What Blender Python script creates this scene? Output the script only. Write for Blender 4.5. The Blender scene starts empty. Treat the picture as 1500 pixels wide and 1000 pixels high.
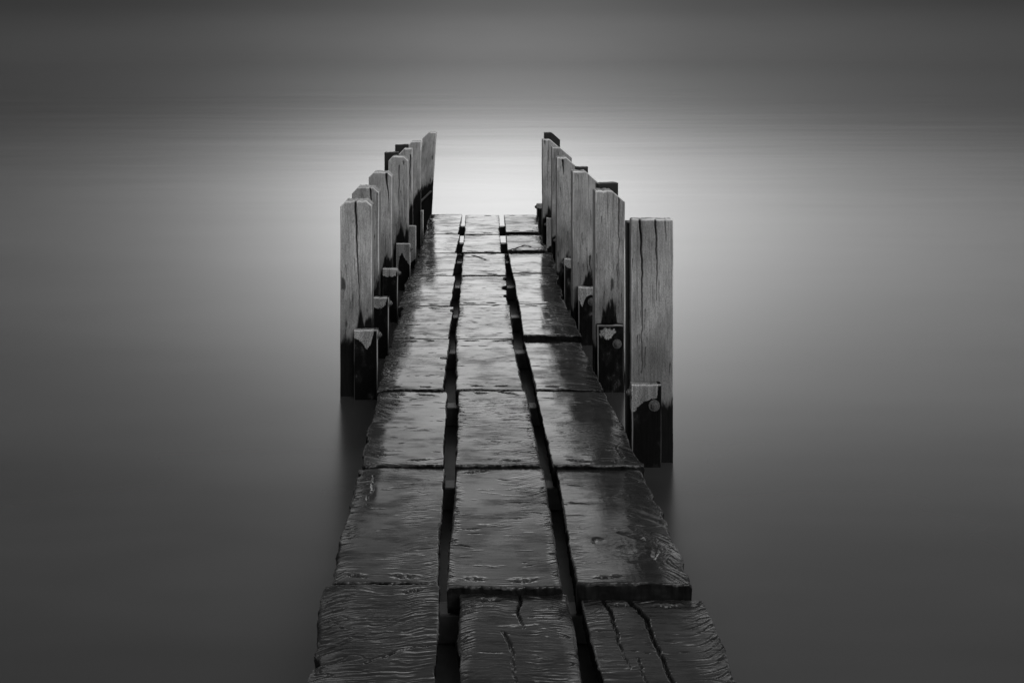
import bpy, math, random
import numpy as np

S = bpy.context.scene
R = math.radians

# ------------------------------------------------------------------ camera
CAM_H = 1.33                      # metres over the water
cam_d = bpy.data.cameras.new('camera')
cam = bpy.data.objects.new('camera', cam_d)
S.collection.objects.link(cam)
cam.location = (0, 0, CAM_H)
cam.rotation_euler = (R(90), 0, 0)
cam_d.lens = 28.0
cam_d.sensor_width = 36.0
cam_d.shift_x = 0.04              # shift lens: level camera, verticals stay upright
cam_d.shift_y = -0.28
cam_d.clip_start = 0.05
cam_d.clip_end = 20000
S.camera = cam

# ------------------------------------------------------------------ sky
SUN_EL, SUN_AZ = 38.0, 150.0      # veiled sun, high behind the viewer's right shoulder
GLOW_AZ = 2.0      # bright break in the cloud ahead of the jetty
W = bpy.data.worlds.new('World')
S.world = W
W.use_nodes = True
nt = W.node_tree
nt.nodes.clear()


def N(tree, kind, **kw):
    n = tree.nodes.new(kind)
    for k, v in kw.items():
        setattr(n, k, v)
    return n


def M(tree, op, a, b=None, c=None, clamp=False):
    n = tree.nodes.new('ShaderNodeMath')
    n.operation = op
    n.use_clamp = clamp
    for i, s in enumerate((a, b, c)):
        if s is None:
            continue
        if isinstance(s, (int, float)):
            n.inputs[i].default_value = s
        else:
            tree.links.new(s, n.inputs[i])
    return n.outputs[0]


def ramp(tree, src, pts, interp='LINEAR'):
    n = tree.nodes.new('ShaderNodeValToRGB')
    cr = n.color_ramp
    cr.interpolation = interp
    while len(cr.elements) > 1:
        cr.elements.remove(cr.elements[-1])
    cr.elements[0].position = pts[0][0]
    cr.elements[0].color = (pts[0][1],) * 3 + (1,)
    for p, v in pts[1:]:
        e = cr.elements.new(p)
        e.color = (v, v, v, 1)
    tree.links.new(src, n.inputs[0])
    return n.outputs[0]


tc = N(nt, 'ShaderNodeTexCoord')
sep = N(nt, 'ShaderNodeSeparateXYZ')
nt.links.new(tc.outputs['Generated'], sep.inputs[0])
X, Y, Z = sep.outputs
el = M(nt, 'MULTIPLY', M(nt, 'ARCSINE', Z), 180 / math.pi)
az = M(nt, 'MULTIPLY', M(nt, 'ARCTAN2', X, Y), 180 / math.pi)
eln = M(nt, 'DIVIDE', el, 90.0, clamp=True)
# even cloud deck, darker in the murk along the horizon
BASE = [(0, .042), (1.8, .038), (4, .012), (6, .060), (9, .085), (16, .14), (24, .21), (34, .26), (55, .42), (90, .60)]
base = ramp(nt, eln, [(e / 90, v) for e, v in BASE], 'B_SPLINE')
# bright thinner cloud over the water ahead, fading out to both sides
GLOW = [(0, .112), (1, .112), (2.2, .105), (3.2, .085), (4.1, .075), (5.2, .25), (7, .72), (9, 1.45), (12, 2.4), (16, 3.0), (20, 3.1), (24, 2.3), (28, 1.20),
        (33, .40), (38, .20), (46, .10), (60, 0)]
gl_el = ramp(nt, eln, [(e / 90, v / 3.2) for e, v in GLOW], 'LINEAR')


def gauss(x, s_):
    d_ = M(nt, 'DIVIDE', x, s_)
    return M(nt, 'EXPONENT', M(nt, 'MULTIPLY', M(nt, 'MULTIPLY', d_, d_), -0.5))


azo = M(nt, 'SUBTRACT', az, GLOW_AZ)
gl_az = M(nt, 'ADD', M(nt, 'MULTIPLY', gauss(azo, 10.5), .80), M(nt, 'MULTIPLY', gauss(M(nt, 'SUBTRACT', azo, 8.0), 22.0), .38))
glow = M(nt, 'MULTIPLY', M(nt, 'MULTIPLY', gl_el, gl_az), 3.2)
# soft long-exposure cloud streaks
mp = N(nt, 'ShaderNodeMapping')
mp.inputs['Scale'].default_value = (2.2, 2.2, 9)
nt.links.new(tc.outputs['Generated'], mp.inputs[0])
nz = N(nt, 'ShaderNodeTexNoise')
nz.inputs['Scale'].default_value = 1.4
nz.inputs['Detail'].default_value = 4
nt.links.new(mp.outputs[0], nz.inputs[0])
streak = M(nt, 'MULTIPLY_ADD', nz.outputs[0], 0.34, 0.83)
cloud = M(nt, 'MULTIPLY', M(nt, 'ADD', base, glow), streak)
sky = N(nt, 'ShaderNodeTexSky')
sky.sky_type = 'NISHITA'
sky.sun_disc = False
sky.sun_elevation = R(SUN_EL)
sky.sun_rotation = R(SUN_AZ)
bw = N(nt, 'ShaderNodeRGBToBW')
nt.links.new(sky.outputs[0], bw.inputs[0])
tot = M(nt, 'ADD', M(nt, 'MULTIPLY', cloud, 10.0), M(nt, 'MULTIPLY', bw.outputs[0], 0.01))
bg = N(nt, 'ShaderNodeBackground')
bg.inputs['Strength'].default_value = 0.1
nt.links.new(tot, bg.inputs[0])
wo = N(nt, 'ShaderNodeOutputWorld')
nt.links.new(bg.outputs[0], wo.inputs[0])

# ------------------------------------------------------------------ sun (overcast: weak and very soft)
sd = bpy.data.lights.new('sun', 'SUN')
sd.energy = 1.5
sd.angle = R(40)
sun = bpy.data.objects.new('sun', sd)
S.collection.objects.link(sun)
sun.rotation_euler = (R(90 - SUN_EL), 0, R(180 - SUN_AZ))

# ------------------------------------------------------------------ exposure
vs = S.view_settings
vs.view_transform = 'Standard'
vs.look = 'None'
vs.gamma = 1
vs.exposure = 0.0
vs.use_curve_mapping = False

# ------------------------------------------------------------------ materials


class Mat:
    def __init__(self, name):
        self.m = bpy.data.materials.new(name)
        self.m.use_nodes = True
        self.t = self.m.node_tree
        self.b = self.t.nodes['Principled BSDF']
        self.tc = N(self.t, 'ShaderNodeTexCoord')
        self.oi = N(self.t, 'ShaderNodeObjectInfo')

    def noise(self, scale, stretch=(1, 1, 1), detail=4, rough=.6, vary=True, dist=0):
        t = self.t
        mp = N(t, 'ShaderNodeMapping')
        mp.inputs['Scale'].default_value = stretch
        t.links.new(self.tc.outputs['Object'], mp.inputs[0])
        if vary:
            c = N(t, 'ShaderNodeCombineXYZ')
            t.links.new(M(t, 'MULTIPLY', self.oi.outputs['Random'], 37.0), c.inputs[0])
            t.links.new(M(t, 'MULTIPLY', self.oi.outputs['Random'], 91.0), c.inputs[1])
            t.links.new(M(t, 'MULTIPLY', self.oi.outputs['Random'], 53.0), c.inputs[2])
            t.links.new(c.outputs[0], mp.inputs['Location'])
        n = N(t, 'ShaderNodeTexNoise')
        n.inputs['Scale'].default_value = scale
        n.inputs['Detail'].default_value = detail
        n.inputs['Roughness'].default_value = rough
        n.inputs['Distortion'].default_value = dist
        t.links.new(mp.outputs[0], n.inputs[0])
        return n.outputs[0]

    def ramp(self, src, pts, interp='LINEAR'):
        return ramp(self.t, src, pts, interp)

    def m_(self, *a, **k):
        return M(self.t, *a, **k)

    def mix(self, f, a, b):           # scalar mix
        return self.m_('ADD', self.m_('MULTIPLY', self.m_('SUBTRACT', 1.0, f), a), self.m_('MULTIPLY', f, b))

    def set(self, name, src):
        if isinstance(src, (int, float)):
            i = self.b.inputs[name]
            i.default_value = (src, src, src, 1) if i.type == 'RGBA' else src
        else:
            self.t.links.new(src, self.b.inputs[name])

    def bump(self, h, strength, dist):
        n = N(self.t, 'ShaderNodeBump')
        if isinstance(strength, (int, float)):
            n.inputs['Strength'].default_value = strength
        else:
            self.t.links.new(strength, n.inputs['Strength'])
        n.inputs['Distance'].default_value = dist
        self.t.links.new(h, n.inputs['Height'])
        self.t.links.new(n.outputs[0], self.b.inputs['Normal'])


def sstep(m, x, a, b):
    n = N(m.t, 'ShaderNodeMapRange', interpolation_type='SMOOTHSTEP')
    m.t.links.new(x, n.inputs['Value'])
    for k, v in (('From Min', a), ('From Max', b)):
        if isinstance(v, (int, float)):
            n.inputs[k].default_value = v
        else:
            m.t.links.new(v, n.inputs[k])
    return n.outputs[0]


def mat_deck():
    """dark soaked timber: glassy water film, dull where the grain stands open, pale torn fibres with wet glints painted in"""
    m = Mat('wet_deck_timber')
    wear = N(m.t, 'ShaderNodeAttribute', attribute_name='wear').outputs['Fac']
    dull = N(m.t, 'ShaderNodeAttribute', attribute_name='dull').outputs['Fac']
    grain = m.noise(1, (7, 190, 40), 6, .7)
    broad = m.noise(1, (5, 9, 5), 4, .6)
    speck = m.noise(1, (80, 420, 80), 3, .7)
    tear = m.noise(1, (110, 520, 120), 3, .7)
    col = m.m_('MULTIPLY', m.ramp(grain, [(.25, .004), (.55, .011), (.8, .026)]), m.ramp(broad, [(.3, .7), (.7, 1.35)]))
    w = m.m_('MULTIPLY', wear, m.ramp(tear, [(.38, .1), (.6, 1.0)]), clamp=True)
    m.set('Base Color', m.mix(w, col, .38))
    film = m.m_('ADD', m.ramp(broad, [(.35, .05), (.58, .08), (.72, .16)]), m.m_('MULTIPLY', m.m_('SUBTRACT', speck, .5), .06))
    film = m.m_('ADD', film, m.m_('MULTIPLY', dull, m.ramp(speck, [(.35, .0), (.65, .10)])))
    m.set('Roughness', m.mix(w, film, .6))
    m.set('IOR', 1.38)
    top = N(m.t, 'ShaderNodeAttribute', attribute_name='film').outputs['Fac']
    m.set('Specular IOR Level', m.mix(top, .12, .5))
    # grimy, matt places where no water film stands
    grime = m.noise(1, (9, 30, 9), 5, .68)
    gf = m.ramp(m.m_('ADD', m.m_('MULTIPLY', grime, .6), m.m_('MULTIPLY', broad, .4)), [(.36, .05), (.50, .20), (.61, .62)])
    matt = N(m.t, 'ShaderNodeBsdfDiffuse')
    m.t.links.new(m.m_('MULTIPLY', m.ramp(grain, [(.25, .004), (.55, .015), (.8, .036)]), 1.0), matt.inputs[0])
    mx = N(m.t, 'ShaderNodeMixShader')
    m.t.links.new(m.m_('MULTIPLY', gf, top), mx.inputs[0])
    m.t.links.new(m.b.outputs[0], mx.inputs[1])
    m.t.links.new(matt.outputs[0], mx.inputs[2])
    m.t.links.new(mx.outputs[0], m.t.nodes['Material Output'].inputs[0])
    rot = N(m.t, 'ShaderNodeMapping')
    rot.inputs['Rotation'].default_value = (0, 0, R(38))
    rot.inputs['Scale'].default_value = (14, 420, 20)
    m.t.links.new(m.tc.outputs['Object'], rot.inputs[0])
    scr = N(m.t, 'ShaderNodeTexNoise')
    scr.inputs['Scale'].default_value = 1
    scr.inputs['Detail'].default_value = 3
    m.t.links.new(rot.outputs[0], scr.inputs[0])
    h = m.m_('ADD', m.m_('MULTIPLY', grain, .55), m.m_('MULTIPLY', speck, .35))
    h = m.m_('ADD', h, m.m_('MULTIPLY', scr.outputs[0], .35))
    m.bump(h, m.m_('ADD', m.ramp(broad, [(.35, .05), (.75, .22)]), m.m_('MULTIPLY', dull, .32)), .0016)
    return m.m


def mat_post(name, pale=1.0, tide=.27, lichen=False):
    """weathered grey timber, damp then black and wet below an uneven tide mark"""
    m = Mat(name)
    s = N(m.t, 'ShaderNodeSeparateXYZ')
    m.t.links.new(m.tc.outputs['Object'], s.inputs[0])
    z = s.outputs[2]
    rnd = m.oi.outputs['Random']
    wear = N(m.t, 'ShaderNodeAttribute', attribute_name='wear').outputs['Fac']
    grain = m.noise(1, (260, 90, 14), 6, .75)
    coarse = m.noise(1, (70, 40, 2.5), 4, .6)
    fine = m.noise(1, (620, 400, 150), 3, .75)
    broad = m.noise(1, (14, 10, 4), 5, .65)
    dry = m.m_('MULTIPLY', m.ramp(grain, [(.25, .13), (.45, .29), (.72, .43)]), m.ramp(broad, [(.28, .45), (.5, .92), (.72, 1.3)]))
    dry = m.m_('MULTIPLY', dry, m.ramp(fine, [(.3, .5), (.62, 1.2)]))
    dry = m.m_('MULTIPLY', dry, m.ramp(coarse, [(.30, .45), (.42, 1.0), (.8, 1.1)]))
    dry = m.m_('MULTIPLY', dry, m.m_('MULTIPLY', m.m_('MULTIPLY_ADD', rnd, .35, .80), pale))
    spots = m.noise(1, (34, 34, 11), 2, .5)
    dry = m.m_('MULTIPLY', dry, m.ramp(spots, [(.69, 1.0), (.75, .25)]))
    split = N(m.t, 'ShaderNodeAttribute', attribute_name='split').outputs['Fac']
    dry = m.m_('MULTIPLY', dry, m.m_('MULTIPLY_ADD', split, -.94, 1.0))
    dry = m.mix(m.m_('MULTIPLY', wear, m.ramp(fine, [(.3, .45), (.6, 1.0)]), clamp=True), dry, .80)  # pale weathered edges and painted bright rims
    if lichen:
        pale_a = N(m.t, 'ShaderNodeAttribute', attribute_name='pale').outputs['Fac']
        wet = m.m_('SUBTRACT', 1.0, sstep(m, pale_a, .35, .65))
        pit = m.noise(1, (300, 300, 300), 3, .7)
        dry = m.m_('MULTIPLY', dry, m.ramp(pit, [(.38, .25), (.5, 1.0)]))
        blot = m.noise(1, (20, 12, 14), 5, .65)
        wetcol = m.m_('MULTIPLY', m.ramp(blot, [(.52, .003), (.62, .010), (.74, .09)]), m.ramp(fine, [(.3, .3), (.62, 1.3)]))
        wetcol = m.mix(m.m_('MULTIPLY', wear, .8, clamp=True), wetcol, .45)
    else:
        stain = N(m.t, 'ShaderNodeAttribute', attribute_name='stain').outputs['Fac']
        wet = sstep(m, m.m_('ADD', stain, m.m_('MULTIPLY', m.m_('SUBTRACT', m.m_('ADD', fine, grain), 1.0), 1.0)), .15, .85)
        dl = m.m_('MULTIPLY_ADD', m.noise(1, (14, 10, 5), 5, .65), .34, tide - .10)
        damp = m.m_('SUBTRACT', 1.0, sstep(m, z, m.m_('SUBTRACT', dl, .06), m.m_('ADD', dl, .10)))
        dry = m.m_('MULTIPLY', dry, m.m_('MULTIPLY_ADD', damp, -.45, 1.0))
        wetcol = m.m_('MULTIPLY', dry, .035)
    m.set('Base Color', m.mix(wet, dry, wetcol))
    m.set('Roughness', m.mix(wet, .75, m.ramp(fine, [(.3, .35), (.7, .6)])))
    m.set('Specular IOR Level', m.mix(wet, .3, .09))
    h = m.m_('ADD', m.m_('MULTIPLY', grain, .6), m.m_('MULTIPLY', fine, .4))
    m.bump(h, .5, .0014)
    return m.m


def mat_simple(name, a, b, rough, metal=0.0, sc=40):
    m = Mat(name)
    n = m.noise(sc, (1, 1, 1), 4, .65)
    m.set('Base Color', m.ramp(n, [(.3, a), (.7, b)]))
    m.set('Roughness', rough)
    m.set('Metallic', metal)
    m.bump(n, .4, .001)
    return m.m


def mat_water():
    """ruffled by the piles close in, glassy calm far out"""
    m = Mat('still_water')
    t = m.t
    big = m.noise(1, (.09, .8, 1), 4, .6, vary=False)
    sp = N(t, 'ShaderNodeSeparateXYZ')
    t.links.new(m.tc.outputs['Object'], sp.inputs[0])
    d = m.m_('SQRT', m.m_('ADD', m.m_('MULTIPLY', sp.outputs[0], sp.outputs[0]), m.m_('MULTIPLY', sp.outputs[1], sp.outputs[1])))
    q = m.m_('DIVIDE', d, 60.0)
    q2 = m.m_('DIVIDE', d, 4.0)
    ro = m.m_('ADD', m.m_('DIVIDE', .0135, m.m_('MULTIPLY_ADD', q, q, 1.0)), m.m_('DIVIDE', .055, m.m_('MULTIPLY_ADD', q2, q2, 1.0)))
    ro = m.m_('SQRT', ro)
    ro = m.m_('MULTIPLY', ro, m.ramp(big, [(.3, .96), (.7, 1.04)]))
    t.nodes.remove(m.b)
    df = N(t, 'ShaderNodeBsdfDiffuse')
    t.links.new(m.ramp(m.noise(1, (.22, .9, 1), 4, .6, vary=False), [(.3, .016), (.7, .048)]), df.inputs[0])
    gl = N(t, 'ShaderNodeBsdfAnisotropic', distribution='MULTI_GGX')
    gl.inputs['Color'].default_value = (1, 1, 1, 1)
    t.links.new(ro, gl.inputs['Roughness'])
    swell = m.noise(1, (.16, .75, 1), 3, .5, vary=False)
    bp = N(t, 'ShaderNodeBump')
    bp.inputs['Strength'].default_value = 1.0
    bp.inputs['Distance'].default_value = .0028
    t.links.new(swell, bp.inputs['Height'])
    t.links.new(bp.outputs[0], gl.inputs['Normal'])
    fr = N(t, 'ShaderNodeFresnel')
    fr.inputs[0].default_value = 1.333
    mx = N(t, 'ShaderNodeMixShader')
    t.links.new(fr.outputs[0], mx.inputs[0])
    t.links.new(df.outputs[0], mx.inputs[1])
    t.links.new(gl.outputs[0], mx.inputs[2])
    t.links.new(mx.outputs[0], t.nodes['Material Output'].inputs[0])
    return m.m


DECK = mat_deck()
POST = mat_post('weathered_post_timber', .98, .32)
CLEAT = mat_post('stained_cleat_timber', .95, .222, True)
CLEAT_DRY = mat_post('grey_cleat_timber', .66, .14, True)
BACK = mat_simple('black_tarred_timber', .003, .010, .7)
BEAM = mat_simple('soaked_beam_timber', .012, .03, .5)
STEEL = mat_simple('rusted_bolt_steel', .03, .14, .5, .3, 260)
WATER = mat_water()

# ------------------------------------------------------------------ geometry helpers


def vnoise(x, y, seed=0):
    x = np.asarray(x, float)
    y = np.asarray(y, float)
    xi = np.floor(x).astype(np.int64)
    yi = np.floor(y).astype(np.int64)
    fx, fy = x - xi, y - yi
    fx = fx * fx * fx * (fx * (fx * 6 - 15) + 10)
    fy = fy * fy * fy * (fy * (fy * 6 - 15) + 10)

    def h(a, b):
        n = (a * 374761393 + b * 668265263 + seed * 1442695041) & 0x7fffffff
        n = ((n ^ (n >> 13)) * 1274126177) & 0x7fffffff
        n = ((n ^ (n >> 16)) * 1911520717) & 0x7fffffff
        return ((n ^ (n >> 15)) & 0xffff) / 65535.0
    a, b = h(xi, yi), h(xi + 1, yi)
    c, d = h(xi, yi + 1), h(xi + 1, yi + 1)
    return (a + (b - a) * fx) * (1 - fy) + (c + (d - c) * fx) * fy - .5


def fbm(x, y, seed=0, o=4, g=.55):
    t, a = 0, 1.0
    for i in range(o):
        t = t + a * vnoise(x * 2 ** i, y * 2 ** i, seed + 17 * i)
        a *= g
    return t


def link(name, me, mat, parent=None, loc=None):
    o = bpy.data.objects.new(name, me)
    S.collection.objects.link(o)
    if mat is not None and not me.materials:
        me.materials.append(mat)
    if parent is not None:
        o.parent = parent
    if loc is not None:
        o.location = loc
    return o


def thing(name, label, cat, loc, group=None, rot=(0, 0, 0)):
    o = bpy.data.objects.new(name, None)
    o.empty_display_size = .1
    S.collection.objects.link(o)
    o.location = loc
    o.rotation_euler = rot
    o['label'] = label
    o['category'] = cat
    if group:
        o['group'] = group
    return o


def slab_mesh(name, P, thick, taper=.002, seed=0, **attrs):
    """P: (ny+1, nx+1, 3) grid of the worn face, w up. Closes it with sides and a back."""
    ny, nx = P.shape[0] - 1, P.shape[1] - 1
    V = P.reshape(-1, 3)
    idx = np.arange((ny + 1) * (nx + 1)).reshape(ny + 1, nx + 1)
    q = np.stack([idx[:-1, :-1], idx[:-1, 1:], idx[1:, 1:], idx[1:, :-1]], -1).reshape(-1, 4)
    loop = np.concatenate([idx[0, :], idx[1:, -1], idx[-1, -2::-1], idx[-2:0:-1, 0]])
    n = len(loop)
    cen = V.mean(0)
    verts = [V]
    faces = [q]
    prev = loop
    base = len(V)
    top = V[loop]
    zb = -thick
    for k, f in enumerate((.05, .35, .75, 1.0)):
        ring = top.copy()
        ring[:, 2] = top[:, 2] * (1 - f) + zb * f
        t = np.arange(n)
        j = fbm(t * .21, np.full(n, k * .7 + seed), seed + 5, 2) * taper * 2
        d = top[:, :2] - cen[:2]
        d /= np.linalg.norm(d, axis=1)[:, None] + 1e-9
        ring[:, :2] -= d * (taper * (k + .5) * .6 + j[:, None])
        verts.append(ring)
        cur = np.arange(base, base + n)
        base += n
        faces.append(np.stack([prev, cur, np.roll(cur, -1), np.roll(prev, -1)], -1))
        prev = cur
    allv = np.concatenate(verts)
    allf = np.concatenate(faces)
    me = bpy.data.meshes.new(name)
    me.from_pydata(allv.tolist(), [], allf.tolist() + [list(map(int, prev[::-1]))])
    me.polygons.foreach_set('use_smooth', [True] * (len(me.polygons) - 1) + [False])
    for key, val in attrs.items():
        at = me.attributes.new(key, 'FLOAT', 'POINT')
        full = np.zeros(len(me.vertices), np.float32)
        full[:len(V)] = val.ravel()
        if key in ('stain', 'pale'):
            for k in range(4):
                full[len(V) + k * n:len(V) + (k + 1) * n] = val.ravel()[loop]
        at.data.foreach_set('value', full)
    me.update()
    return me


def grade(n, k=.55):
    s = np.linspace(0, 1, n + 1)
    return s * (1 - k) + (.5 - .5 * np.cos(np.pi * s)) * k


def drop(d, r):
    d = np.clip(d, 0, None)
    t = np.clip(1 - d / r, 0, 1)
    return r * (1 - np.sqrt(np.clip(1 - t * t, 0, 1)))


def groove(Xm, Ym, pts, w, depth):
    """carve a wandering split along a polyline of (x, y)"""
    out = np.zeros_like(Xm)
    for i, ((x0, y0), (x1, y1)) in enumerate(zip(pts[:-1], pts[1:])):
        dx, dy = x1 - x0, y1 - y0
        L2 = dx * dx + dy * dy + 1e-12
        t = np.clip(((Xm - x0) * dx + (Ym - y0) * dy) / L2, 0, 1)
        d = np.hypot(Xm - x0 - t * dx, Ym - y0 - t * dy)
        f = (i + t) / (len(pts) - 1)
        ww = w * (1.0 - .75 * f)
        out = np.maximum(out, np.clip(1.25 - d / ww, 0, 1) * (1 - .5 * f))
    return out * depth


def boxes_mesh(name, boxes, bev=.004):
    """closed, slightly bevelled timbers given as (x0,x1,y0,y1,z0,z1)"""
    import bmesh
    bm = bmesh.new()
    for x0, x1, y0, y1, z0, z1 in boxes:
        r = bmesh.ops.create_cube(bm, size=1)
        for v in r['verts']:
            v.co = ((x0 + x1) / 2 + v.co.x * (x1 - x0), (y0 + y1) / 2 + v.co.y * (y1 - y0), (z0 + z1) / 2 + v.co.z * (z1 - z0))
    bmesh.ops.bevel(bm, geom=bm.edges[:], offset=bev, segments=2, affect='EDGES', profile=.6)
    me = bpy.data.meshes.new(name)
    bm.to_mesh(me)
    bm.free()
    return me


# ------------------------------------------------------------------ the water
import bmesh
bm = bmesh.new()
E = 6000
rings = [0.0, 40, 400, E]
bmesh.ops.create_grid(bm, x_segments=24, y_segments=24, size=E)
me = bpy.data.meshes.new('water')
bm.to_mesh(me)
bm.free()
water = link('water', me, WATER)
water['kind'] = 'structure'
water['label'] = 'flat misty grey water around the jetty'

# ------------------------------------------------------------------ the jetty deck
DECK_Z = 0.18
jetty = thing('jetty', 'narrow wet dark timber jetty of three plank columns running out over the water', 'jetty', (.09, 1.2, 0))
JX, JY = .09, 1.2

# every plank: column, row -> metres: near end y0, far end y1, left/right edge near and far, tilt
# (rows counted away from the viewer)
LEFT = [(1.20, 1.716, -0.292, -0.064, -0.315, -0.066),
        (1.729, 2.211, -0.308, -0.073, -0.316, -0.072),
        (2.222, 2.717, -0.310, -0.076, -0.319, -0.079),
        (2.728, 3.211, -0.320, -0.093, -0.327, -0.085),
        (3.226, 3.627, -0.321, -0.088, -0.317, -0.078),
        (3.637, 4.129, -0.330, -0.093, -0.329, -0.078),
        (4.142, 4.612, -0.312, -0.092, -0.304, -0.079),
        (4.628, 5.084, -0.301, -0.087, -0.296, -0.070),
        (5.103, 5.735, -0.302, -0.083, -0.290, -0.064)]
MID = [(1.20, 1.699, -0.040, 0.203, -0.026, 0.210),
       (1.707, 2.211, -0.053, 0.197, -0.042, 0.203),
       (2.222, 2.717, -0.044, 0.196, -0.044, 0.189),
       (2.728, 3.211, -0.054, 0.182, -0.063, 0.168),
       (3.226, 3.657, -0.066, 0.174, -0.056, 0.182),
       (3.667, 4.129, -0.060, 0.170, -0.053, 0.184),
       (4.142, 4.596, -0.053, 0.185, -0.047, 0.197),
       (4.628, 5.084, -0.056, 0.178, -0.044, 0.187),
       (5.103, 5.711, -0.044, 0.184, -0.039, 0.203)]
RIGHT = [(1.20, 1.682, 0.252, 0.491, 0.233, 0.490),
         (1.703, 2.207, 0.225, 0.485, 0.236, 0.475),
         (2.218, 2.717, 0.226, 0.479, 0.221, 0.459),
         (2.728, 3.203, 0.220, 0.458, 0.214, 0.445),
         (3.234, 3.667, 0.211, 0.446, 0.220, 0.440),
         (3.677, 4.168, 0.217, 0.438, 0.218, 0.454),
         (4.181, 4.628, 0.215, 0.455, 0.214, 0.472),
         (4.644, 5.084, 0.211, 0.446, 0.222, 0.453),
         (5.122, 5.711, 0.224, 0.443, 0.235, 0.478)]
# height of near end / far end over the common level, metres
TILT = {(0, 0): (.0, .006), (0, 1): (.004, 0), (0, 2): (.006, -.002), (0, 3): (.004, .002), (0, 5): (.003, 0),
        (1, 0): (0, -.004), (1, 1): (.010, -.001), (1, 2): (.006, 0), (1, 3): (.003, 0), (1, 6): (.004, 0), (1, 7): (.003, -.002),
        (2, 0): (0, -.004), (2, 1): (.020, -.002), (2, 2): (.008, 0), (2, 3): (.003, -.006), (2, 4): (.012, 0),
        (2, 6): (.004, -.003), (2, 7): (.010, -.002), (2, 8): (.010, 0)}
# long splits, metres (x, y), width, depth
SPLITS = {(2, 0): [([(.338, 1.690), (.350, 1.650), (.361, 1.627), (.3635, 1.542), (.372, 1.459), (.369, 1.30), (.38, 1.18)], .0052, .016),
                   ([(.283, 1.690), (.290, 1.640), (.294, 1.594), (.293, 1.539), (.299, 1.50)], .0035, .010),
                   ([(.318, 1.52), (.325, 1.46), (.34, 1.38)], .002, .006)],
          (1, 0): [([(.102, 1.71), (.1015, 1.637), (.106, 1.60)], .0028, .012),
                   ([(.065, 1.59), (.078, 1.53), (.081, 1.45)], .003, .006)],
          (2, 7): [([(.212, 4.63), (.27, 4.70), (.32, 4.78), (.36, 4.72), (.45, 4.70)], .0045, .010)],
          (1, 6): [([(.012, 4.56), (.05, 4.52), (.085, 4.45), (.10, 4.45)], .005, .007)],
          (2, 2): [([(.432, 2.26), (.425, 2.31), (.437, 2.35)], .003, .006)],
          (0, 1): [([(-.264, 2.18), (-.262, 2.10), (-.27, 2.03)], .0025, .005)],
          (0, 0): [([(-.20, 1.50), (-.12, 1.545), (-.06, 1.55)], .002, .006)],
          }

# pieces broken out of the long edges: side, y, half width, depth
CHIPS = {(1, 5): [(1, 4.09, .030, .016), (1, 3.93, .035, .022), (1, 3.80, .020, .014)],
         (0, 3): [(1, 3.01, .010, .026)], (0, 4): [(1, 3.58, .02, .012)],
         (2, 7): [(1, 4.9, .05, .012)], (2, 5): [(1, 4.05, .04, .012), (1, 3.78, .03, .010)],
         (0, 1): [(-1, 2.19, .012, .010)], (1, 0): [(-1, 1.50, .05, .010)]}


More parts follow.
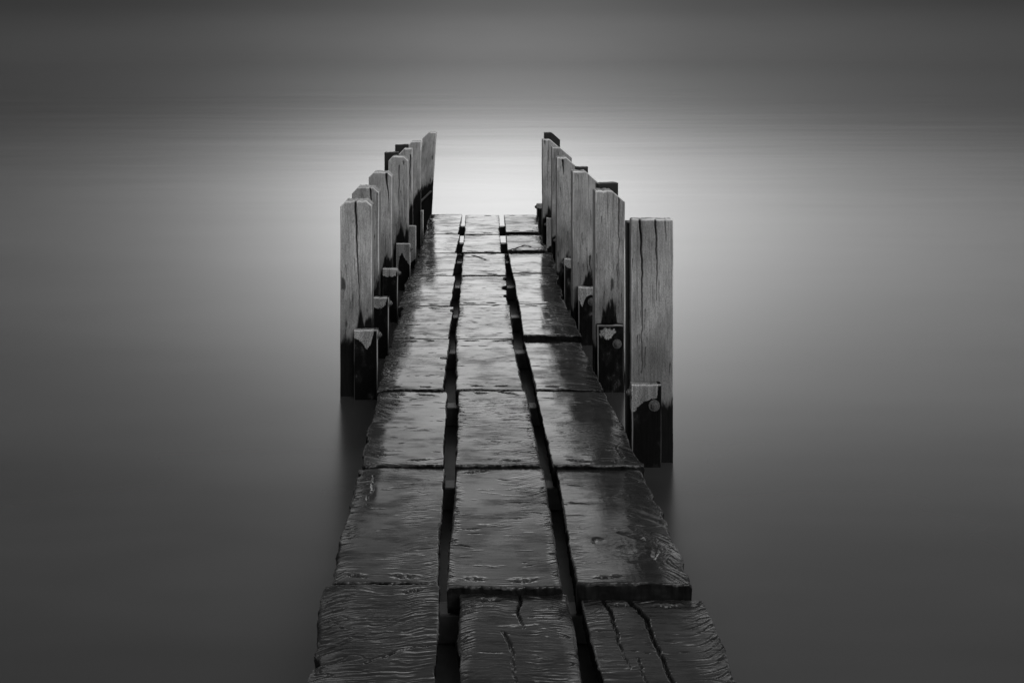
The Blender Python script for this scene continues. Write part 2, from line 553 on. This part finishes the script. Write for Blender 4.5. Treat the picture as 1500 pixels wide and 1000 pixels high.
def build_plank(c, r, row):
    y0, y1, a0, b0, a1, b1 = row
    y1 += .0065                       # butted close to the next one
    seed = 100 * c + 7 * r + 3
    rng = random.Random(seed)
    if r == 0:
        nx, ny = 140, 460
    elif r <= 2:
        nx, ny = 96, 430
    elif r <= 4:
        nx, ny = 64, 260
    else:
        nx, ny = 52, 150
    u, v = grade(nx), grade(ny, .3)
    U, V = np.meshgrid(u, v)
    # worn outline
    yy = y0 + (y1 - y0) * v
    far = min(1.0, max(.35, 3.2 / (y0 + 1.2)))
    oa, ob = (1.0 if c == 0 else .28), (1.0 if c == 2 else .28)     # outer edges are the ragged ones
    ja = (fbm(yy * 9, yy * 0 + seed, seed, 3) * .011 + fbm(yy * 60, yy * 0, seed + 1, 3) * .0026 + np.abs(fbm(yy * 230, yy * 0, seed + 23, 2)) * .0045) * oa
    jb = (fbm(yy * 9, yy * 0 + seed, seed + 2, 3) * .011 + fbm(yy * 60, yy * 0, seed + 3, 3) * .0026 - np.abs(fbm(yy * 230, yy * 0, seed + 24, 2)) * .0045) * ob
    t = v * v * (3 - 2 * v) * .5 + v * .5
    xa = a0 + (a1 - a0) * t + ja
    xb = b0 + (b1 - b0) * t + jb
    # bites broken out of the long edges
    for k in range(rng.randint(2, 5)):
        p, wd, dp = rng.uniform(y0, y1), rng.uniform(.008, .03), rng.uniform(.003, .010)
        bite = np.exp(-((yy - p) / wd) ** 4) * dp
        if rng.random() < .5:
            xa = xa + bite * oa
        else:
            xb = xb - bite * ob
    for side_, p, wd, dp in CHIPS.get((c, r), []):
        bite = np.exp(-((yy - p) / wd) ** 6) * dp
        if side_ < 0:
            xa = xa + bite
        else:
            xb = xb - bite
    Xm = xa[:, None] + (xb - xa)[:, None] * U
    e0 = fbm(u * 4, u * 0 + seed, seed + 4, 3) * .004 + fbm(u * 34, u * 0, seed + 5, 3) * .0022
    e1 = fbm(u * 4, u * 0 + seed, seed + 6, 3) * .004 + fbm(u * 34, u * 0, seed + 7, 3) * .0022
    Ym = (y0 + e0)[None, :] * (1 - V) + (y1 + e1)[None, :] * V
    dxa, dxb = Xm - xa[:, None], xb[:, None] - Xm
    dy0, dy1 = Ym - (y0 + e0)[None, :], (y1 + e1)[None, :] - Ym
    dx = np.minimum(dxa, dxb)
    dy = np.minimum(dy0, dy1)
    z0, z1 = TILT.get((c, r), (0, 0))
    z = z0 + (z1 - z0) * V
    z = z + fbm(Xm * 4, Ym * 3, seed + 8, 3) * .0022
    # grain runs across the plank and bows toward the edges
    worn_side = {0: dxa, 1: np.minimum(dxa, dxb) * 2.2, 2: dxb}[c]
    if c == 1:
        worn_side = worn_side + .03
    side = {0: dxa, 1: np.minimum(dxa, dxb) * 1.6, 2: dxb}[c]
    slant = rng.choice((-1, 1, 1)) * rng.uniform(.2, .5) * (.35 if c == 1 else 1)
    bow = .012 * np.sin(Xm * 9 + seed) + fbm(Xm * 5, Ym * 4, seed + 9, 4) * .026
    bow = bow + slant * np.clip(.11 - side, 0, 1) ** 2 / .11
    Yg = Ym + bow
    lim = .055 + fbm(Ym * 5, Xm * 2, seed + 19, 3) * .07
    worn = np.clip((lim - worn_side) / .045 + .5, 0, 1)
    patch = np.clip(fbm(Xm * 7, Ym * 5, seed + 10, 3) * 3.0 - .35, 0, 1)
    rough = .03 + .97 * np.clip(worn * .9 + patch * .5, 0, 1)
    if r == 0 or (c, r) == (2, 1):
        rough = np.maximum(rough, .75 if c == 0 else .16 + .7 * np.clip(patch, 0, 1))
        patch = np.maximum(patch, .35)
    if (c, r) == (2, 1):              # the grain swings round a knot
        ex, ey = (Xm - .352) / .066, (Ym - 1.835) / .062
        rr = np.sqrt(ex * ex + ey * ey) + fbm(Xm * 22, Ym * 22, 5, 4) * .30
        kn = np.clip(1.55 - rr, 0, 1)
        Yg = Yg * (1 - kn) + kn * rr * .060 + np.exp(-(rr / 1.6) ** 2) * .03 * np.sign(ey) * (1 - kn)
        rough = np.maximum(rough, np.clip(1.5 - rr, 0, 1) * .45)
    # patches of open grain come and go along the board
    gate = np.clip(fbm(Xm * 18, Yg * 36, seed + 20, 4) * 3.0 + .52, .06, 1)
    rough = rough * gate
    n1 = fbm(Xm * 13, Yg * 170, seed + 11, 3, .6)
    n2 = fbm(Xm * 16, Yg * 330, seed + 12, 2, .5)
    ridg = 1 - 2 * np.abs(n1)
    z = z + ((ridg - .5) * .00046 + n2 * .00075) * rough
    wear = np.zeros_like(z)
    # open shakes along the grain, mostly at the worn side
    n3 = fbm(Xm * 9, Yg * 75, seed + 13, 3, .5)
    shake = np.clip(.05 - np.abs(n3), 0, .05) / .05
    z = z - shake * .0018 * np.clip(worn * 1.2 + patch * .35 - .1, 0, 1)
    shake2 = np.clip(.05 - np.abs(fbm(Xm * 9, (Yg - .003) * 75, seed + 13, 3, .5)), 0, .05) / .05
    z = z + shake2 * .0007 * np.clip(worn * 1.1 + patch * .45 - .1, 0, 1)
    # raised fibres and short tears
    L = y1 - y0
    dashes = []
    for k in range(rng.randint(4, 8)):             # broken lines of lifted fibre
        ly, lx, kd = rng.uniform(y0, y1), rng.uniform(a0, b0), rng.random()
        for q in range(rng.randint(2, 8)):
            dashes.append((lx + rng.uniform(-.05, .05), ly + rng.gauss(0, .0025), .2 + kd * .8))
    for k in range(int(30 * L / .5)):
        dashes.append((rng.uniform(a0, b0), rng.uniform(y0, y1), rng.random()))
    for px, py, kind in dashes:
        ln, wd = abs(rng.gauss(0, .010)) + .003, rng.uniform(.0005, .0013) * (1 if r < 4 else 1.5)
        sl = rng.gauss(0, .13)
        i0, i1 = np.searchsorted(yy, [py - .012, py + .012])
        if i1 <= i0:
            continue
        xs, ys = Xm[i0:i1] - px, Ym[i0:i1] - py
        ys = ys + 30 * (xs ** 2) * rng.gauss(0, .12)
        g = np.exp(-np.abs(xs / ln) ** 3) * np.exp(-((ys - sl * xs) / wd) ** 2)
        z[i0:i1] += g * (-.0013 if kind < .3 else .0005)
        if kind > .5:
            wear[i0:i1] = np.maximum(wear[i0:i1], g * rng.uniform(.45, 1.2))  # wet glints on the raised fibres, painted as pale colour
    # nail holes torn along the grain, two at each end
    for fy in (.045, .955):
        for fx in (.28, .70):
            px = a0 + (b0 - a0) * (fx + rng.uniform(-.05, .05))
            py = y0 + L * fy + rng.uniform(-.006, .006)
            xs, ys = Xm - px, Ym - py
            ln = rng.uniform(.014, .024)
            if rng.random() < .35:
                continue
            ragged = fbm(Xm * 120, Ym * 160, seed + 21, 2) * .006 + .15 * xs * rng.gauss(0, 1)
            wd = rng.uniform(.0014, .0032)
            z = z - np.exp(-np.abs(xs / ln) ** 3 - ((ys + ragged) / wd) ** 2) * .0045
            lip = np.exp(-(xs / (ln * 1.4)) ** 4 - ((ys + ragged - .0055) / .0026) ** 2)
            z = z + lip * .0012
            wear = np.maximum(wear, lip * .25)
    if (c, r) == (2, 1):
        z = z - np.exp(-((rr - 1) / .07) ** 2) * .0022 * np.clip(fbm(Xm * 18, Ym * 18, 8, 2) * 3 + .5, 0, 1)
        z = z - np.clip(1 - rr, 0, 1) * .0016
    for pts, w, dp in SPLITS.get((c, r), []):
        wx = Xm + fbm(Ym * 28, Xm * 6, seed + 14, 4) * .009
        wy = Ym + fbm(Xm * 28, Ym * 6, seed + 15, 4) * .007
        z = z - groove(wx, wy, pts, w, dp)
    # paler arrises and splinters
    em = np.clip(fbm(Xm * 25, Ym * 25, seed + 22, 3) * 2.2 + .35, 0, 1)
    wear = np.maximum(wear, np.clip(1 - dx / .005, 0, 1) * em * .55)
    wear = np.maximum(wear, np.clip(1 - dy / .004, 0, 1) * em * .35)
    wear = np.maximum(wear, np.clip(n3 * 6 - 1.1, 0, 1) * worn * .22)
    # rounded, eroded arrises
    rx = .0055 + fbm(Xm * 3, Ym * 12, seed + 16, 3) * .006
    ry = .0035 + fbm(Xm * 14, Ym * 3, seed + 17, 3) * .003
    z = z - drop(dx, np.clip(rx, .0025, .03)) - drop(dy, np.clip(ry, .002, .02))
    # sagging outer edges, eaten away unevenly
    sag = np.clip(1 - worn_side / .07, 0, 1) ** 2
    z = z - sag * (.003 + fbm(Xm * 2, Ym * 14, seed + 18, 3) * .006)
    cx, cy = (a0 + b0) / 2, (y0 + y1) / 2
    P = np.stack([Xm - cx, Ym - cy, z], -1)
    me = slab_mesh('plank', P, .052, .003, seed, wear=wear, dull=np.clip(worn * .85 + patch * .6, 0, 1), film=np.ones_like(z))
    return link('plank', me, DECK, jetty, (cx - JX, cy - JY, DECK_Z))


PL = {}
for c, col in enumerate((LEFT, MID, RIGHT)):
    for r, row in enumerate(col):
        PL[c, r] = build_plank(c, r, row)
PL[2, 1]['label'] = 'wet plank with a faint torn oval knot'
PL[2, 0]['label'] = 'wet plank with two long open splits'
PL[0, 0]['label'] = 'wet plank with deep ridged cross grain'

# beams that carry the planks
for i, y in enumerate((1.745, 2.25, 2.755, 3.25, 3.69, 4.16, 4.65, 5.12, 5.62, 1.25)):
    me = boxes_mesh('cross_beam', [(-.305, .46, -.022, .022, .055, .118)])
    link('cross_beam', me, BEAM, jetty, (-JX, y - JY, 0))
for x in (-.064, .215):  # placed under the plank gaps to block bright reflections and darken them
    me = boxes_mesh('stringer', [(-.045, .045, 1.2, 5.08, -.06, .052)])
    link('stringer', me, BEAM, jetty, (x - JX, -JY, 0))

# ------------------------------------------------------------------ the posts
POSTS = []


def board_mesh(name, w, z0, z1, thick, ch=(0, 0), splits=(), seed=0, nx=84, ny=200, rad=.004, wob=.0012, checks=0, rim=1.0, stain=None, pale=None, lit_edge=0):
    """upright board, face toward -y, local z up from the water line"""
    L = z1 - z0
    u = grade(nx, .35)
    f0, f1 = -z0 / L, 1 - .05 / L
    v = np.concatenate([np.linspace(0, f0, 12)[:-1], np.linspace(f0, f1, ny - 36), np.linspace(f1, 1, 26)[1:]])
    U, V = np.meshgrid(u, v)
    zz = z0 + L * v
    xa = -w / 2 + np.clip(zz - (z1 - ch[0]), 0, None) * (.95 if ch[0] else 0) + fbm(zz * 8, zz * 0, seed, 3) * wob
    xb = w / 2 - np.clip(zz - (z1 - ch[1]), 0, None) * (1.15 if ch[1] else 0) + fbm(zz * 8, zz * 0, seed + 1, 3) * wob
    Xm = xa[:, None] + (xb - xa)[:, None] * U
    tp = fbm(u * 4, u * 0, seed + 2, 2) * .003 - np.clip(fbm(u * 9, u * 0, seed + 8, 3) - .25, 0, 1) * .008 * rim
    Zm = zz[:, None] + tp[None, :] * V ** 6
    d = np.minimum(np.minimum(Xm - xa[:, None], xb[:, None] - Xm), (z1 + tp)[None, :] - Zm)
    h = fbm(Xm * 9, Zm * 2.2, seed + 3, 3) * .0018
    g = fbm(Xm * 240, Zm * 5, seed + 4, 3)
    h = h + g * .0006
    split = np.zeros_like(h)
    for pts, sw, dp in splits:
        wx = Xm + fbm(Zm * 22, Xm * 4, seed + 5, 3) * .005
        gv = groove(wx, Zm, pts, sw * 1.25, 1.0)
        h = h - gv * dp * 1.3
        split = np.maximum(split, np.clip(gv * 1.6, 0, 1))
    rng = random.Random(seed)
    for k in range(checks):             # short drying checks along the grain
        px, pz, ln = rng.uniform(-w / 2, w / 2), rng.uniform(.25, z1), rng.uniform(.02, .09)
        wx = Xm + fbm(Zm * 25, Xm * 3, seed + 30 + k, 2) * .004
        gv = groove(wx, Zm, [(px, pz), (px + rng.gauss(0, .002), pz - ln)], rng.uniform(.0010, .0018), 1.0)
        h = h - gv * .005
        split = np.maximum(split, gv * .9)
    h = h - drop(d, np.clip(rad + fbm(Xm * 20, Zm * 20, seed + 6, 2) * .002, .002, .01))
    em = np.clip(fbm(Xm * 14, Zm * 9, seed + 7, 3) * 2.0 + .6, 0, 1)
    top_d = np.minimum((z1 + tp)[None, :] - Zm, np.where(Zm > z1 - max(ch) + .001, d, 9))
    wear = rim * np.maximum(np.clip(1.3 - d / .0035, 0, 1) * em * .7, np.clip(1.4 - top_d / .0055, 0, 1) * (.5 + .5 * em))  # rims along edges and top: weathering plus highlights painted into the colour
    extra = {}
    if stain:                           # black wet zone: general level, hump above the cleat
        base, hump, hx, hw = stain
        lim = base + hump * np.exp(-((Xm - hx) / hw) ** 4) * (.85 + fbm(Xm * 60, Xm * 0, seed + 40, 3) * .5)
        lim = lim + fbm(Xm * 22, Zm * 9, seed + 41, 4) * .05 + fbm(Xm * 120, Zm * 30, seed + 42, 3) * .02
        extra['stain'] = np.clip((lim - Zm) / .055 + .5, 0, 1)
    if pale:                            # dried salt patch: depths below the top edge across the board, or an island
        kind, pts = pale
        uu = (Xm + w / 2) / w
        jit = fbm(Xm * 70, Zm * 70, seed + 43, 4) * .012
        if kind == 'top':
            dep = np.interp(uu, [p[0] for p in pts], [p[1] for p in pts])
            inside = dep - (z1 - Zm) + jit
        else:
            cu, cz, ru, rz = pts
            inside = (1 - np.sqrt(((uu - cu) / ru) ** 2 + ((z1 - Zm - cz) / rz) ** 2)) * .012 + jit * .6
        extra['pale'] = np.clip(inside / .006 + .5, 0, 1)
    if lit_edge:  # inner edge and cleat top painted bright, as if catching the light
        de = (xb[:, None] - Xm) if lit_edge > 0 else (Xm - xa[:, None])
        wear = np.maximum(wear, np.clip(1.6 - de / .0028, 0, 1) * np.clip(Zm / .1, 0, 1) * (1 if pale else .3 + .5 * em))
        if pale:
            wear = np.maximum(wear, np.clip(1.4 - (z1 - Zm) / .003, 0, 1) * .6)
    me = slab_mesh(name, np.stack([Xm, Zm, h], -1), thick, .0008, seed, wear=wear, split=split, **extra)
    co = np.empty(len(me.vertices) * 3)
    me.vertices.foreach_get('co', co)
    co = co.reshape(-1, 3)
    co = np.stack([co[:, 0], -co[:, 2], co[:, 1]], -1)
    me.vertices.foreach_set('co', co.ravel())
    me.update()
    return me


def bolt_mesh(name, rad, ln):
    prof = [(0, 0), (rad * 1.75, 0), (rad * 1.75, .003), (rad * 1.05, .0035), (rad * .98, ln * .62), (rad * .86, ln * .74), (rad * .5, ln * .74), (rad * .46, ln), (0, ln)]
    n = 12
    vs_, fs = [], []
    for r_, h_ in prof:
        for k in range(n):
            a = 2 * math.pi * k / n
            vs_.append((r_ * math.cos(a), -h_, r_ * math.sin(a)))
    for i in range(len(prof) - 1):
        for k in range(n):
            k2 = (k + 1) % n
            fs.append((i * n + k, i * n + k2, (i + 1) * n + k2, (i + 1) * n + k))
    me = bpy.data.meshes.new(name)
    me.from_pydata(vs_, [], fs)
    me.update()
    return me


BOLT = bolt_mesh('bolt', .0105, .015)
BOLT.materials.append(STEEL)


def post(side, x0, x1, y, top, ch, cleat, label, splits=(), bolts=(), back=None, lean=0, dry=False, thick=.075, seed=0, dark=False, stain=(.21, .10), pale=('top', ((0, .03), (1, .03)))):
    """x0..x1 board edges, y its face, top its height over the water; cleat = (x0, x1, top) or None"""
    xc, w = (x0 + x1) / 2, x1 - x0
    g = 'timber posts along the left side of the jetty' if side < 0 else 'timber posts along the right side of the jetty'
    t = thing('jetty_post', label, 'post', (xc, y, 0), g, (0, lean, 0))
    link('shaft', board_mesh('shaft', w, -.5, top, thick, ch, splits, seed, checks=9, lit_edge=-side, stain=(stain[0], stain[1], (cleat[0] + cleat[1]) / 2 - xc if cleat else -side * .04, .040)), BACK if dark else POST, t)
    if cleat:
        c0, c1, ct = cleat
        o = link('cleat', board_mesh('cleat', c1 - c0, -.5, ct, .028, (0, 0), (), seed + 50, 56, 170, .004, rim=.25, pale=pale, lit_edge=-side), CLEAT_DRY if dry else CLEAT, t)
        o.location = ((c0 + c1) / 2 - xc, -.0305, 0)
        for kind, bx, bz in bolts:
            if kind == 'face':
                b = link('bolt', BOLT, None, t, (bx - xc, -.0305, bz))
            else:                   # nut end sticking out of the inner edge
                b = link('bolt', BOLT, None, t, ((c1 if side < 0 else c0) - xc, -.016, bz))
                b.rotation_euler = (0, 0, R(90 if side < 0 else -90))
    if back:
        b0, b1, bt = back
        o = link('backing_board', board_mesh('backing_board', b1 - b0, -.5, bt, .045, (0, 0), (), seed + 70, 14, 40, .003), BACK, t)
        o.location = ((b0 + b1) / 2 - xc, thick + .002, 0)
    return t


# left row, nearest first
post(-1, -.510, -.386, 3.10, .760, (.022, .020), (-.452, -.360, .268),
     'nearest post of the left row, pale face with one long dark split down its middle',
     [([(-.002, .760), (.000, .62), (.008, .50), (.012, .35)], .0034, .014)],
     [('edge', 0, .245)], stain=(.235, .115), pale=('top', ((0, .028), (.12, .034), (.35, .052), (.55, .070), (.72, .050), (.84, .0), (1, -.02))), seed=11)
post(-1, -.527, -.407, 3.517, .744, (.026, .024), (-.428, -.360, .266),
     'second post of the left row, dark round knot low on its pale face',
     [([(.018, .744), (.028, .66), (.034, .58)], .003, .010), ([(.030, .525), (.034, .50)], .011, .008)],
     [('edge', 0, .237)], stain=(.24, .10), pale=('top', ((0, .04), (.5, .048), (.8, .03), (.9, -.01))), seed=23)
post(-1, -.513, -.396, 3.99, .740, (.026, .020), (-.440, -.364, .266),
     'third left row post with a short deep split at its top right corner',
     [([(.030, .742), (.034, .68), (.044, .60)], .005, .014)],
     [('edge', 0, .240)], stain=(.25, .09), pale=('top', ((0, .034), (.6, .046), (.85, .035), (.95, 0))), seed=37)
post(-1, -.470, -.356, 4.517, .752, (.026, .024), (-.422, -.342, .265),
     'left row post half masking a black board, wide chamfered top and hairline split',
     [([(.006, .70), (.004, .60), (.000, .48)], .0022, .008)],
     [('edge', 0, .235)], back=(-.500, -.420, .766), dry=True, stain=(.25, .13), pale=('top', ((0, .20), (.25, .07), (.4, .05), (.7, .09), (1, .12))), seed=41)
post(-1, -.475, -.366, 4.98, .742, (.060, .004), (-.392, -.342, .266),
     'fifth left row post with a long slanted left shoulder and a black board behind',
     [([(.042, .70), (.040, .58), (.044, .46)], .003, .010)],
     [], back=(-.482, -.400, .758), dry=True, stain=(.30, .12), pale=('top', ((0, .25), (1, .2))), seed=59)
post(-1, -.466, -.345, 5.47, .732, (.060, .003), (-.346, -.325, .266),
     'last but one left row post, slanted shoulder cut on its left and plain right edge', [], [], dry=True, stain=(.34, .08), pale=('top', ((0, .25), (1, .2))), seed=61)
tl = post(-1, -.402, -.302, 5.95, .751, (.050, 0), None,
          'farthest post of the left row, leaning outward with a thin strut at its foot', [], [], lean=R(3.2), stain=(.33, .05), seed=73)
import bmesh
bm = bmesh.new()
bmesh.ops.create_cone(bm, cap_ends=True, segments=10, radius1=.008, radius2=.008, depth=.11)
me = bpy.data.meshes.new('strut')
bm.to_mesh(me)
bm.free()
o = link('strut', me, STEEL, tl, (.002, -.012, .275))
o.rotation_euler = (0, R(42), 0)

# right row, nearest first
post(1, .523, .660, 2.598, .794, (.004, .005), (.518, .614, .266),
     'nearest post on the right, widest of all, square topped with two long splits',
     [([(-.040, .794), (-.036, .66), (-.032, .52), (-.036, .29)], .0026, .012),
      ([(.010, .794), (.012, .70), (.014, .60), (.016, .52)], .0022, .009),
      ([(.042, .794), (.043, .72)], .0012, .004)],
     [('face', .590, .200), ('edge', 0, .235)], back=(.517, .630, .776), thick=.030, stain=(.185, .035), pale=('top', ((0, .090), (.25, .072), (.45, .048), (.85, .042), (.90, -.01))), seed=83)
post(1, .494, .612, 3.167, .789, (.003, .045), (.498, .602, .265),
     'sloped shouldered right row post beside the wide square one, black board behind',
     [([(.034, .76), (.034, .55), (.036, .3)], .0013, .005)],
     [('face', .575, .192)], back=(.514, .600, .806), stain=(.17, .185), pale=('isle', (.36, .030, .26, .024)), seed=97)
post(1, .469, .586, 3.674, .790, (.003, .050), (.491, .582, .266),
     'third right row post, sloped shoulder and bright pale patch on its cleat',
     [([(.02, .4), (.022, .33)], .003, .006)],
     [('face', .552, .200)], back=(.494, .552, .800), stain=(.17, .14), pale=('top', ((0, .06), (.2, .085), (.4, .045), (.7, .040), (1, .022))), seed=101)
post(1, .451, .560, 4.178, .790, (.003, .054), (.485, .566, .266),
     'fourth right row post with a short dark split just below its top',
     [([(-.022, .775), (-.020, .73), (-.018, .70)], .004, .010)],
     [('face', .551, .199), ('edge', 0, .24)], stain=(.19, .10), pale=('top', ((0, .03), (.3, .052), (.8, .05), (.95, .02))), seed=113)
post(1, .478, .594, 4.686, .783, (.003, .060), (.497, .546, .266),
     'fifth post of the right row, slim grey cleat and weathered sloped shoulder', [],
     [('edge', 0, .24)], dry=True, stain=(.22, .06), pale=('top', ((0, .2), (1, .2))), seed=127)
post(1, .469, .577, 5.217, .773, (.002, .050), (.492, .564, .266),
     'last but one right row post, grey face almost hidden by nearer posts',
     [([(-.02, .70), (-.022, .5)], .002, .006)], [('face', .552, .220), ('edge', 0, .22)], dry=True, stain=(.26, .06), pale=('top', ((0, .2), (1, .15))), seed=131)
post(1, .530, .640, 5.72, .768, (.002, .050), (.47, .54, .266),
     'farthest post of the right row, only its dark sloped top showing', [], [('edge', 0, .24)], seed=149, dark=True)
